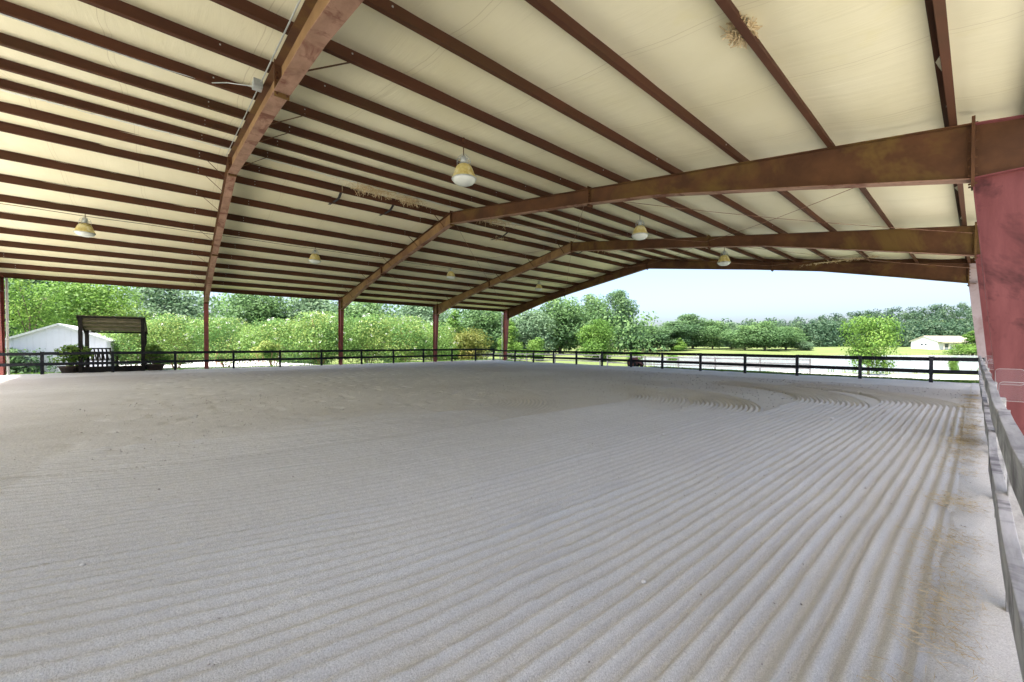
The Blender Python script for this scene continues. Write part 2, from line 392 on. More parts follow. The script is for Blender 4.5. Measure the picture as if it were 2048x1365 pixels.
# ------------------------------------------------------------------ riding arena building
XL, XR, XM = -29.72, .62, -14.41
def roofz(x): return 7.094-(7.094-4.719)*((XM-x)/(XM+29.6) if x < XM else (x-XM)/(-XM))
FR = [7.62*k for k in range(0, 5)]
bld = empty('arena_building', (XM, 11.43, 0), 'open-sided steel riding arena roof with red-brown frames and cream ceiling liner', 'building')
def bp(mb, name, mats, parent=bld, **k):
    o = mb.build(name, mats, parent, **k)
    if parent is bld: o.matrix_parent_inverse = Matrix.Translation((-XM, -11.43, 0))
    return o
Y0, Y1 = -1.7, 30.60  # near roof end lengthened out of view to keep direct sun off the sand
PR = [-.233-1.4535*i for i in range(10)]; PL = [-29.86+.12+1.545*i for i in range(10)]+[-14.9]
PR[9] = -13.35
def purlin(x, sgn):
    z = roofz(x); mb = MB(); d = .215
    mb.box((x-.004, Y0, z), (x+.004, Y1, z+d))
    mb.box((x, Y0, z-.003), (x+sgn*.075, Y1, z+.004)); mb.box((x, Y0, z+d-.004), (x-sgn*.075, Y1, z+d+.002))
    mb.box((x+sgn*.070, Y0, z+.003), (x+sgn*.076, Y1, z+.022))
    for yf in FR:                                                   # lap bolts beside each frame
        for dy in (-.75, .75):
            for dz in (.05, .15): mb.box((x-.013, yf+dy-.010, z+dz-.01), (x+.013, yf+dy+.010, z+dz+.01), 1)
    return bp(mb, 'purlin', [M['purlin'], M['steel']])
for x in PR: purlin(x, 1)
for x in PL[1:]: purlin(x, -1)
for x, s in ((XL-.02, 1), (XR-.06, -1)):                             # eave struts
    z = roofz(x)-.02; mb = MB(); mb.box((x-.006, Y0, z-.02), (x+.006, Y1, z+.25)); mb.box((x, Y0, z-.026), (x+s*.09, Y1, z-.018)); mb.box((x, Y0, z+.236), (x+s*.09, Y1, z+.244))
    bp(mb, 'eave_strut', M['purlin'])
# liner: sags a little between purlins
px_ = sorted(set([XL-.1]+PL[1:]+[XM]+PR+[XR+.05]))
mb = MB(); P = []
for a_, b_ in zip(px_[:-1], px_[1:]):
    for k in range(6):
        t = k/6; x = a_+(b_-a_)*t; P.append((x, roofz(x)+.213-.055*math.sin(math.pi*t)*min(1, (b_-a_))))
P.append((px_[-1], roofz(px_[-1])+.213))
n = len(P); ysub = np.linspace(Y0, Y1-.05, 60); vs = []; fs = []
for j, y in enumerate(ysub):
    for i, (x, z) in enumerate(P): vs.append((x, y, z+.006*math.sin(y*3.1+i*.9)*math.sin(i*2.2+y)))
for j in range(len(ysub)-1):
    for i in range(n-1): fs.append((j*n+i, j*n+i+1, (j+1)*n+i+1, (j+1)*n+i))
mb.add(vs, fs); bp(mb, 'ceiling_liner', M['liner'], smooth=True)
mb = MB()
for xa, xb in ((XL-.25, XM), (XM, XR+.2)):
    za, zb = roofz(xa)+.26, roofz(xb)+.26
    mb.add([(xa,Y0,za),(xb,Y0,zb),(xb,Y1+.05,zb),(xa,Y1+.05,za),(xa,Y0,za+.03),(xb,Y0,zb+.03),(xb,Y1+.05,zb+.03),(xa,Y1+.05,za+.03)],
           [(0,1,2,3)[::-1],(4,5,6,7),(0,1,5,4),(1,2,6,5),(2,3,7,6),(3,0,4,7)])
bp(mb, 'roof_panel', M['roof_metal'])
mb = MB()
for xa, xb in ((XL-.27, XM), (XM, XR+.22)):
    mb.bar((xa, Y1+.07, roofz(xa)+.14), (xb, Y1+.07, roofz(xb)+.14), .03, .32)
bp(mb, 'rake_trim', M['web'])

# rafters
DEP = [(0, .80), (2.2, .62), (5.0, .42), (8, .40), (14.45, .47)]
def depth(x): return float(np.interp(min(x-(-29.1), 0-x), [a for a, b in DEP], [b for a, b in DEP]))
def make_frame(y, k):
    ochreL = M['web_ochre'] if k in (1, 2, 3) else M['web']; ochreR = M['web_ochre'] if k == 1 else M['web']
    xsr = sorted([-29.1, -26.9, -24.1, -21, -18, XM-.001]); xsl = sorted([0, -2.2, -5, -8, -11, XM+.001])
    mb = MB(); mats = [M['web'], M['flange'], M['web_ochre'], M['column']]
    for pts, wm in ((xsr, 2 if k in (1,2,3) else 0), (xsl, 2 if k == 1 else 0)):
        for a_, b_ in zip(pts[:-1], pts[1:]):
            za, zb = roofz(a_)-.006, roofz(b_)-.006; ba, bb = za-depth(a_), zb-depth(b_)
            t = .006
            mb.add([(a_,y-t,ba),(b_,y-t,bb),(b_,y-t,zb),(a_,y-t,za),(a_,y+t,ba),(b_,y+t,bb),(b_,y+t,zb),(a_,y+t,za)],
                   [(0,1,2,3),(7,6,5,4),(0,4,5,1),(1,5,6,2),(2,6,7,3),(3,7,4,0)], wm)
            fw = .11
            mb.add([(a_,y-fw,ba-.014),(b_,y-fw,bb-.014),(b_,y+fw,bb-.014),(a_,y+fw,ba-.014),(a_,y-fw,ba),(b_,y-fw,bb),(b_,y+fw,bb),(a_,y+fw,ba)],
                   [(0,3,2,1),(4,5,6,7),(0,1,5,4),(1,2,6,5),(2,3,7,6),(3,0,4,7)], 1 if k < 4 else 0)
            mb.add([(a_,y-fw,za-.012),(b_,y-fw,zb-.012),(b_,y+fw,zb-.012),(a_,y+fw,za-.012),(a_,y-fw,za),(b_,y-fw,zb),(b_,y+fw,zb),(a_,y+fw,za)],
                   [(0,3,2,1),(4,5,6,7),(0,1,5,4),(1,2,6,5),(2,3,7,6),(3,0,4,7)], 0)
    raf = bp(mb, 'rafter', mats)
    for xp in (-7.06, XM, -21.9):                                   # bolted splices
        s = MB(); zt = roofz(xp)+.06; zb = roofz(xp)-depth(xp)-.09
        s.box((xp-.014, y-.105, zb), (xp+.014, y+.105, zt))
        for zz in (zb+.04, zb+.16, (zt+zb)/2, zt-.2):
            for yy_ in (-.07, .07): s.box((xp-.035, y+yy_-.014, zz-.014), (xp+.035, y+yy_+.014, zz+.014), 1)
        so = s.build('splice_plate', [M['web'], M['purlin']], raf)
    return raf
def make_col(y, k, side):
    s = 1 if side == 'r' else -1
    mat = (M['column_end'] if k == 4 else M['column']) if side == 'r' else M['column_far']
    xo = XR if side == 'r' else XL; xt = 0. if side == 'r' else -29.1; xb = .33 if side == 'r' else -29.45
    if side == 'r' and k == 4: xt, xb = -.20, .16
    zt = roofz(xo)-.02; zi = roofz(xt)-.01; zk = roofz(xt)-.80
    mb = MB(); t = .007
    def quad(pts, t=t, m=0):
        a = [(x, y-t, z) for x, z in pts]; b = [(x, y+t, z) for x, z in pts]; nn = len(pts)
        fs = [tuple(range(nn)), tuple(range(nn, 2*nn))[::-1]]+[(i, i+nn, (i+1) % nn+nn, (i+1) % nn) for i in range(nn)]
        mb.add(a+b, fs, m)
    quad([(xb,0.02),(xo,0.02),(xo,zk),(xt,zk)]); quad([(xt,zk),(xo,zk),(xo,zt),(xt,zi)], m=1)
    mb.bar((xb, y, 0.02), (xt, y, zk), .20, .016, up=(1,0,0))
    mb.bar((xo+s*.008, y, 0), (xo+s*.008, y, zt), .20, .016, up=(1,0,0))
    mb.bar((xt+s*.01, y, zk), (xo, y, zk), .20, .014)                  # knee stiffener
    mb.bar((xt, y, zi), (xo, y, zt), .20, .014)
    mb.box((min(xb,xo)-.06, y-.16, -.03), (max(xb,xo)+.06, y+.16, .03))
    col = bp(mb, 'column', [mat, M['web'] if k < 4 else mat])
    e = MB(); e.box((xt-.018, y-.115, zk-.13), (xt+.018, y+.115, zi+.10))
    for i in range(8):
        zz = zk-.08+i*.125
        for yy_ in (-.08, .08): e.tube([(xt-.045, y+yy_, zz), (xt+.045, y+yy_, zz)], .014, 6)
    e.build('knee_plate', M['web'], col)
    return col
for k, y in enumerate(FR):
    make_frame(y, k); make_col(y, k, 'r'); make_col(y, k, 'l')
# flange braces from the rafter's lower flange up to the purlins
for k in (1, 2, 3):
    y = 7.62*k
    for i, x in enumerate(PL[1:]):
        if i in (0, 1, 3, 5, 7, 9) or (k == 1 and i == 8):
            mb = MB(); zb = roofz(x)-depth(x)+.01
            mb.bar((x, y-.09, zb), (x, y-.62, roofz(x)+.03), .045, .006); bp(mb, 'flange_brace', M['purlin'])
    for i, x in enumerate(PR):
        if i in (2, 4, 6, 9) and k == 1 or (k == 1 and i == 7):
            mb = MB(); zb = roofz(x)-depth(x)+.01
            mb.bar((x, y+.09, zb), (x, y+.75, roofz(x)+.03), .045, .006); bp(mb, 'flange_brace', M['web'])
# crossed tie rods in two bays
for ya, yb in ((15.24, 22.86), (22.86, 30.48)):
    nodes = [.0, -7.2, XM, -21.8, -29.1]
    for a_, b_ in zip(nodes[:-1], nodes[1:]):
        for p_, q_ in (((a_, ya), (b_, yb)), ((b_, ya), (a_, yb))):
            mb = MB(); mid = ((p_[0]+q_[0])/2, (p_[1]+q_[1])/2)
            f = lambda t: (p_[0]+(q_[0]-p_[0])*t, p_[1]+(q_[1]-p_[1])*t, (roofz(p_[0])*(1-t)+roofz(q_[0])*t)-.20-.10*math.sin(math.pi*t))
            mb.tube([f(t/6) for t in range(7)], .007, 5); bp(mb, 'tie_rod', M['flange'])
# conduit and junction box by the nearest frame
mb = MB(); y = 7.62-.16
mb.tube([(x, y, roofz(x)-.03) for x in (-2.5, -5, -7.9)], .010, 6); mb.tube([(x, y, roofz(x)-.03) for x in (-8.15, -11, XM+.2)], .009, 6)
xb_ = -8.0
mb.tube([(xb_, y-.05, roofz(xb_)-.10), (xb_-.2, y-.45, roofz(xb_)-.10), (-8.90, y-.62, roofz(-8.95)+.02), (-8.90, y-1.2, roofz(-8.95)-.02), (-8.90, y-3.6, roofz(-8.95)-.02)], .008, 6)
bp(mb, 'conduit', M['steel'])
mb = MB(); mb.box((xb_-.09, y-.11, roofz(xb_)-.13), (xb_+.09, y+.03, roofz(xb_)+.0)); bp(mb, 'junction_box', M['steel'], bevel=.008)
mb = MB(); mb.tube([(-20.63, yy_, roofz(-20.6)-.03-.01*math.sin(yy_*2)) for yy_ in np.linspace(.2, 30, 60)], .010, 5); bp(mb, 'power_cable', M['rubber'])
# loose liner strips near the ridge
for (x0, y0_, x1) in ((-14.95, 10.9, -16.25), (-14.95, 12.9, -16.25), (-14.9, 18.8, -16.3), (-14.9, 24.6, -15.9)):
    mb = MB(); pts = [(x0+(x1-x0)*t, y0_+.06*math.sin(t*5), roofz(x0+(x1-x0)*t)+.12-.10*math.sin(t*3.1)) for t in np.linspace(0, 1, 7)]
    for a_, b_ in zip(pts[:-1], pts[1:]): mb.bar(a_, b_, .09, .012)
    bp(mb, 'loose_liner_strip', M['rubber'])
mb = MB()
for i in range(124):
    y = .2+i*.24; w = .02+.05*random.random()
    mb.bar((XM+.3, y, roofz(XM)+.10), (XM+.3+random.uniform(-.03, .03), y+.26, roofz(XM)+.10+random.uniform(-.02, .02)), w, .01)
bp(mb, 'ridge_lap_tape', M['lens'])

# gutter/downspout light strip at two left columns
for yk in (0, 30.48):
    mb = MB(); mb.tube([(XL-.10, yk-.16 if yk else yk+.16, z) for z in (.0, 2.3, 4.7)], .045, 8); bp(mb, 'downspout', M['whitepaint'], smooth=True)

# ------------------------------------------------------------------ high-bay lamps
def make_lamp():
    root = empty('high_bay_lamp', (0,0,0), 'x', 'ceiling lamp', 'bell-shaped ceiling lamps hanging under the arena roof')
    mb = MB(); pr = [(.04,.215),(.085,.22),(.13,.20),(.17,.16),(.20,.10),(.225,.03),(.250,-.04),(.275,-.085),(.275,-.10),(.24,-.085),(.19,.06),(.12,.18),(.04,.20)]
    mb.lathe(pr, 28); mb.build('lamp_shade', M['lamp_shade'], root, smooth=True)
    mb = MB(); mb.lathe([(.275,-.095),(.283,-.112),(.275,-.128),(.262,-.125)], 28); mb.build('rim', M['steel'], root, smooth=True)
    mb = MB(); mb.lathe([(.264,-.11),(.250,-.16),(.205,-.205),(.13,-.235),(.05,-.248),(.001,-.25)], 28); mb.build('lens', M['lens'], root, smooth=True)
    mb = MB(); mb.lathe([(.001,.40),(.05,.395),(.06,.38),(.06,.26),(.001,.25)], 16); mb.build('ballast', M['steel'], root, smooth=True)
    mb = MB()
    for k in range(6):
        t = k*math.pi/3; c, s = math.cos(t), math.sin(t)
        mb.tube([(.15*c,.15*s,.18),(.15*c,.15*s,.30),(.12*c,.12*s,.38),(.03*c,.03*s,.44)], .006, 5)
    mb.lathe([(.150,.295),(.156,.302),(.150,.31)], 20); mb.build('wire_guard', M['steel'], root)
    mb = MB(); mb.tube([(0,0,.39),(0,0,.78)], .011, 6); mb.box((-.03,-.03,.70),(.03,.03,.80)); mb.build('hanger', M['purlin'], root)
    return root
lamps = [(-7.5,11.31,5.33,'largest bell lamp, yellowed shade and white lens, nearest to the camera'),
         (-7.5,18.49,5.33,'yellow bell lamp on the right roof slope just before the third frame'),
         (-7.5,25.43,5.33,'farthest bell lamp of the right roof slope, seen against the end frame'),
         (-20.59,3.84,5.56,'yellow bell lamp at the far left, left of the nearest frame'),
         (-20.59,11.39,5.60,'yellow bell lamp on the left slope between the first and second frame'),
         (-20.59,18.94,5.66,'small yellow bell lamp on the left slope between the second and third frame'),
         (-20.59,26.32,5.60,'smallest yellow bell lamp on the left slope, over the far left corner')]
lp = make_lamp()
for i, (x, y, z, lab) in enumerate(lamps):
    o = lp if i == 0 else copy_tree(lp); hz = roofz(x)+.01-z
    o.location = (x, y, z+.03); o['label'] = lab; o.rotation_euler = (R(random.uniform(-3,3)), R(random.uniform(-3,3)), random.random()*6)
# let the hangers reach the purlin
# ------------------------------------------------------------------ birds' nests of straw
def nest(x, y, z, n, sx, sy, lab, drop=.25):
    mb = MB(); rr = random.Random(int(x*100+y*10)); n = int(n*1.1)
    mb.bar((x-1.6*sx, y-1.6*sy, z), (x+1.6*sx, y+1.6*sy, z+.02), .03, .02)
    for i in range(n):
        px0 = x+rr.gauss(0, sx); py0 = y+rr.gauss(0, sy); pz0 = z+rr.uniform(-.03, .08)
        a = rr.uniform(0, 6.28); l = rr.uniform(.05, .19); dz = -rr.uniform(0, drop) if rr.random() < .45 else rr.uniform(-.04, .04)
        mb.bar((px0, py0, pz0), (px0+l*math.cos(a)*.6, py0+l*math.sin(a), pz0+dz), .011, .008)
    o = mb.build('bird_nest', M['straw']); tag(o, lab, 'nest', 'straw nests tucked under the ridge')
nest(-14.2, 11.8, roofz(-14.2)+.03, 260, .18, .45, 'straggly straw nest hanging along the ridge left of the large bell lamp')
nest(-14.2, 13.2, roofz(-14.2)-.0, 220, .12, .28, 'thick hanging straw nest at the ridge, just left of the second frame')
nest(-14.1, 17.2, roofz(-14.1)+.02, 200, .18, .5, 'straw nest on the ridge purlins just behind the second frame')
nest(-15.9, 18.9, roofz(-15.9)+.05, 150, .10, .14, 'round clump of straw stuck at the grey loose strip behind the second frame', .1)
nest(-14.1, 25.0, roofz(-14.1)+.02, 160, .18, .5, 'straw nest at the ridge near the far end frame')
_n = onz(1497, 62, roofz(-1.69)+.10)
nest(-1.74, _n.y, roofz(-1.69)+.12, 420, .045, .05, 'orange-brown straw nest on a purlin at the upper right of the ceiling', .08)
nest(-3.6, 29.6, roofz(-3.6)+.03, 220, .9, .12, 'long straw nest along the top of the end frame', .08)

# ------------------------------------------------------------------ fences
def fence(name, lab, posts, rail_z, rail_h, side, mat, post_h, pw=.11, rt=.04, bow=0, cap=None, pmat_=None, group=None, span=1):
    """posts: list of (x,y,z) bases"""
    root = empty(name, posts[0], lab, 'fence', group); inv = Matrix.Translation(-Vector(posts[0]))
    def lk(o): o.matrix_parent_inverse = inv
    P = [Vector(p) for p in posts]
    for p in P:
        mb = MB(); j = random.uniform(-.01, .01)
        mb.box((p.x-pw/2+j, p.y-pw/2, p.z-.25), (p.x+pw/2+j, p.y+pw/2, p.z+post_h)); lk(mb.build('post', pmat_ or mat, root, bevel=.006))
    for zi, rz in enumerate(rail_z):
        for i in range(0, len(P)-1, span):
            a = P[i]; b = P[min(i+span, len(P)-1)]; d = (b-a); d.z = 0; nrm = Vector((-d.y, d.x, 0)).normalized()*side
            off = nrm*(pw/2+rt/2+.001); mb = MB(); j1, j2 = random.uniform(-.012,.012), random.uniform(-.012,.012)
            n = 6 if bow else 1; pts = []
            for q in range(n+1):
                t = q/n; c = a.lerp(b, t); pts.append(c+off+nrm*(bow*math.sin(math.pi*t)*random.uniform(.6, 1))+Vector((0,0,rz+j1*(1-t)+j2*t)))
            pts[0] += d.normalized()*.003; pts[-1] -= d.normalized()*.003
            # continuous warped board
            vs = []; fs = []
            for c in pts:
                for s_, u_ in ((-1,-1),(1,-1),(1,1),(-1,1)): vs.append(c+nrm*(s_*rt/2)+Vector((0,0,u_*rail_h/2)))
            for q in range(n):
                for w in range(4): fs.append((q*4+w, q*4+(w+1) % 4, (q+1)*4+(w+1) % 4, (q+1)*4+w))
            fs += [(0,1,2,3), (n*4+3,n*4+2,n*4+1,n*4)]
            mb.add(vs, fs); lk(mb.build('rail', mat, root, bevel=.003))
    if cap:
        for i in cap:
            p = P[i]; mb = MB(); mb.box((p.x-.09, p.y-.09, p.z+post_h+.001), (p.x+.09, p.y+.09, p.z+post_h+.03)); lk(mb.build('post_cap', M['weathered'], root, bevel=.005))
    return root
LX, RY = -29.25, 28.79
lpx = [84,225,350,467,560,643,723,787,847,904,951]
lposts = [(LX, on(px, 0, LX).y, .03) for px in lpx]; dy0 = lposts[1][1]-lposts[0][1]
lposts = [(LX, lposts[0][1]-2*dy0, .03), (LX, lposts[0][1]-dy0, .03)]+lposts+[(LX, RY, .02)]
fence('arena_fence', 'black two-rail board fence along the left side of the arena, before the crepe myrtles', lposts, (1.02,.52), .145, -1, M['fence'], 1.12)
rpx = [1029,1067,1107,1153,1204,1262,1325,1401,1490,1594,1720.6,1863]
rposts = [(on(px, 1, RY).x, RY, .0) for px in rpx][1:]
rposts = [(LX+.06, RY-.0, 0), (rposts[0][0]-2.35, RY, 0)]+rposts+[(.20, RY, 0)]
fence('arena_fence', 'dark two-rail board fence across the far end of the arena, in front of the pond', rposts, (.93,.45), .15, 1, M['fence'], 1.02, cap=[12], pmat_=M['fence_worn'])
gposts = [(float(np.interp(y, [5,8,10,13,21,28], [.27,.265,.225,.225,.185,.165])), y, .04) for y in np.arange(2.6, 28.7, 2.43)]
fence('arena_fence', 'weathered grey board fence running along the right side beside the red columns', gposts, (1.02,.56), .14, 1, M['weathered'], .96, pw=.065, rt=.045, bow=.012)
# clear plates standing above the right-hand fence
for i, (y, x, z) in enumerate([(13.2,.30,1.07),(12.0,.30,1.0),(16.8,.28,1.08),(20.2,.27,1.08)]):
    mb = MB(); w, h, c = .20, .17, .03; pts = []
    for (cx_, cz_, a0) in ((w/2-c, h-c, 0), (-w/2+c, h-c, 90), (-w/2+c, c, 180), (w/2-c, c, 270)):
        for k in range(4): t = R(a0+k*30); pts.append((cx_+c*math.cos(t), cz_+c*math.sin(t)))
    nn = len(pts); A = [(x+a_, y-.003, z+b_) for a_, b_ in pts]; B = [(x+a_, y+.003, z+b_) for a_, b_ in pts]
    mb.add(A+B, [tuple(range(nn)), tuple(range(nn, 2*nn))[::-1]]+[(q, q+nn, (q+1) % nn+nn, (q+1) % nn) for q in range(nn)])
    o = mb.build('clear_plate', M['clear'])
    rm = MB(); ring = [(x+a_, y, z+b_) for a_, b_ in pts]
    rm.tube(ring+[ring[0]], .0018, 5); rm.build('rim', M['steel'], o, smooth=True)
    tag(o, ['clear plastic plate on the right fence, upper of the two large ones', 'clear plastic plate on the right fence, nearest and largest',
            'small clear plastic plate on the right fence behind the two large ones', 'tiny farthest clear plastic plate on the right fence'][i], 'plastic plate', 'clear plates above the right-hand fence')
# outer paddock fences
def outline(pts, z0, h, rails, lab, step=2.6, name='paddock_fence'):
    W_ = [onz(x, y, z0) for x, y in pts]; out = []
    for a, b in zip(W_[:-1], W_[1:]):
        n = max(1, int((b-a).length/step))
        for k in range(n): c = a.lerp(b, k/n); out.append((c.x, c.y, gz(c.x, c.y)))
    c = W_[-1]; out.append((c.x, c.y, gz(c.x, c.y)))
    return fence(name, lab, out, rails, .12, 1, M['outer_fence'], h, pw=.11, rt=.03)
outline([(1215,733),(1290,737),(1430,742),(1620,748)], -.85, 1.22, (1.12,.78,.42), 'dark three-rail paddock fence beyond the far rail on the pond side')
outline([(735,729),(900,727),(1000,725),(1110,727),(1200,731)], -.85, 1.22, (1.12,.78,.42), 'dark three-rail paddock fence on the grass behind the left column corner')

# ------------------------------------------------------------------ stones, clods and straw on the sand
def stone(x, y, r, lab):
    mb = MB(); vs = []; n = 8; rr = random.Random(int(x*99+y))
    for i in range(5):
        ph = math.pi*i/4
        for k in range(n):
            t = 2*math.pi*k/n; q = r*(1+rr.uniform(-.2,.2)); vs.append((q*1.4*math.sin(ph)*math.cos(t), q*math.sin(ph)*math.sin(t), q*.7*math.cos(ph)))
    fs = [(i*n+k, i*n+(k+1) % n, (i+1)*n+(k+1) % n, (i+1)*n+k) for i in range(4) for k in range(n)]
    mb.add(vs, fs); o = mb.build('stone', M['rock'], smooth=True); o.location = (x, y, .022+r*.3); o.rotation_euler = (0,0,rr.random()*3)
    tag(o, lab, 'stone', 'pale stones lying on the raked sand')
for (px, py, r, lab) in [(1287,1167,.014,'white stone on a furrow at the lower middle right'), (83,1352,.013,'white stone at the bottom left corner of the sand'),
                         (166,1133,.016,'white stone at the left among low furrows'), (1662,840,.045,'flat pale stone far up the raked lanes on the right'),
                         (378,1110,.012,'small yellowish stone left of the middle foreground'), (1325,871,.03,'small pale stone in the furrows below the far arcs')]:
    q = onz(px, py, .015); stone(q.x, q.y, r, lab)
# clods
n = 4200; px0 = rng.uniform(-14, .1, n); py0 = rng.uniform(4.5, 26, n)
rs_ = rng.uniform(.002, .0065, n)*np.where(px0 < -3, 1.15, .9)*(1+np.hypot(px0, py0-6)*.10)
base = np.array([[1,0,0],[0,1,0],[-1,0,0],[0,-1,0],[0,0,.8],[0,0,-.8]]); tri = np.array([[0,1,4],[1,2,4],[2,3,4],[3,0,4],[1,0,5],[2,1,5],[3,2,5],[0,3,5]])
V = (base[None]*rs_[:,None,None]*rng.uniform(.6,1.5,(n,6,1))+np.stack([px0,py0,np.full(n,.018)],-1)[:,None,:]).reshape(-1,3)
F = (tri[None]+6*np.arange(n)[:,None,None]).reshape(-1,3)
o = npmesh('sand_clods', V, F, M['clod']); tag(o, 'scattered small clods of sand over the raked lanes', 'clods', kind='stuff')
# straw drifts along the right fence
def blades(name, P, l, w, up, mat, lab, cat, spread=1., seed=1):
    r = np.random.default_rng(seed); n = len(P); a = r.uniform(0, 2*np.pi, n); L_ = l*r.uniform(.4, 1.3, n)
    d = np.stack([np.cos(a)*spread, np.sin(a)*spread, up*r.uniform(.4, 1.2, n)], -1); d /= np.linalg.norm(d, axis=1)[:,None]
    s = np.cross(d, [0,0,1.]); s /= np.linalg.norm(s, axis=1)[:,None]+1e-9
    s = s*w; tip = P+d*L_[:,None]; mid = P+d*L_[:,None]*.55+np.array([0,0,.02])*up
    V = np.stack([P-s, P+s, mid+s*.8, tip], 1).reshape(-1,3); F = np.arange(4*n).reshape(-1,4)
    o = npmesh(name, V, F, mat, tint=r.random(n)); tag(o, lab, cat, kind='stuff'); return o
cl = rng.uniform(7, 24, 60); P = []
for c in cl:
    m_ = int(rng.integers(60, 190)); P.append(np.stack([rng.normal(-.03, .09, m_), c+rng.normal(0, .13, m_), np.full(m_, .045)+rng.uniform(0,.015,m_)], -1))
P = np.concatenate(P); P = P[P[:,0] < .13]
blades('straw', P, .075, .0013, .12, M['straw'], 'dry straw scattered at the foot of the right-hand fence', 'straw', seed=5)
# grass blades beyond the rails
n = 26000; P = np.stack([rng.uniform(-14, 3, n), rng.uniform(29.3, 34.5, n)], -1); P = np.c_[P, tz(P[:,0], P[:,1])]
blades('grass_tufts', P, .14, .010, 2.5, L['bright'], 'short bright green grass just beyond the far rail', 'grass', seed=6)
n = 16000; P = np.stack([rng.uniform(-34, -29.8, n), rng.uniform(-3, 33, n)], -1); P = np.c_[P, tz(P[:,0], P[:,1])]
blades('grass_tufts', P, .16, .010, 2.5, L['bright'], 'short green grass just outside the left fence', 'grass', seed=8)
# reeds on the pond's rim
pp = []
for i in range(len(POND)):
    a_, b_ = POND[i], POND[(i+1) % len(POND)]; near = (i < 9 or i > 15); ln = np.linalg.norm(b_-a_); k = int(min(ln*(9 if near else 4), 700))
    t = rng.random(k); c = a_+(b_-a_)*t[:,None]; keep = np.sin(t*ln*.7+i)+rng.normal(0, .5, k) > (.35 if near else -.4)
    pp.append((c+rng.normal(0, .5, (k,2)))[keep])
P = np.concatenate(pp); P = np.c_[P, np.maximum(tz(P[:,0], P[:,1]), WATER-.05)]
blades('pond_reeds', P, .55, .035, 3., L['reed'], 'reeds and weeds along the rim of the pond', 'reeds', spread=.5, seed=9)

# ------------------------------------------------------------------ trees
def crown_cloud(lobes, n, leaf, seed, shell=.72, droop=0):
    """lobes: (x,y,z,rx,ry,rz,tint)"""
    r = np.random.default_rng(seed); Lb = np.array(lobes, float); vol = (Lb[:,3]*Lb[:,4]*Lb[:,5])**.72; pr = vol/vol.sum()
    idx = r.choice(len(Lb), n, p=pr); d = r.normal(size=(n,3)); d /= np.linalg.norm(d, axis=1)[:,None]
    rad = np.where(r.random(n) < shell, r.uniform(.80, 1.08, n), r.uniform(.25, .9, n))
    # lumpy surface
    lump = 1+.16*np.sin(d[:,0]*7+idx)*np.sin(d[:,1]*6+idx*2.1)+.10*np.sin(d[:,2]*11+idx*.7)
    P = Lb[idx,:3]+d*Lb[idx,3:6]*(rad*lump)[:,None]
    nrm = d+r.normal(0, .55, (n,3))+np.array([0,0,.25]); nrm /= np.linalg.norm(nrm, axis=1)[:,None]
    t1 = np.cross(nrm, r.normal(size=(n,3))); t1 /= np.linalg.norm(t1, axis=1)[:,None]; t2 = np.cross(nrm, t1)
    s = leaf*r.uniform(.55, 1.35, n)[:,None]
    bend = nrm*s*.25
    V = np.stack([P-t1*s, P-t2*s*.55+bend, P+t1*s, P+t2*s*.55+bend], 1).reshape(-1,3)
    F = np.arange(4*n).reshape(-1,4)
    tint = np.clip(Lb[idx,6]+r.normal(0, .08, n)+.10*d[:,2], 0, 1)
    return V, F, tint
def envelope_lobes(kind, h, w, base, n, seed):
    r = random.Random(seed); out = []
    for i in range(n):
        t = (i+.5)/n; t = min(1, max(0, t+r.uniform(-.08, .08))); z = base+(h-base)*t
        if kind == 'round': ww = math.sin(math.pi*min(1, (t*.86+.12)))**.6
        elif kind == 'cone': ww = (1-t)**.8*.95+.08
        elif kind == 'vase': ww = .55+.5*math.sin(math.pi*(t*.8+.1))
        elif kind == 'tall': ww = .6+.4*math.sin(math.pi*(t*.9+.05))
        else: ww = 1
        a = r.uniform(0, 6.28); rad = w/2*ww; q = rad*.62*math.sqrt(r.uniform(.12, 1)); lr = rad*r.uniform(.34, .58)+w*.03
        lz = lr*r.uniform(.55, .85)
        out.append((q*math.cos(a), q*math.sin(a), min(z, h-lz*.8), lr, lr*r.uniform(.85,1.15), lz, r.uniform(.15, .85)))
    return out
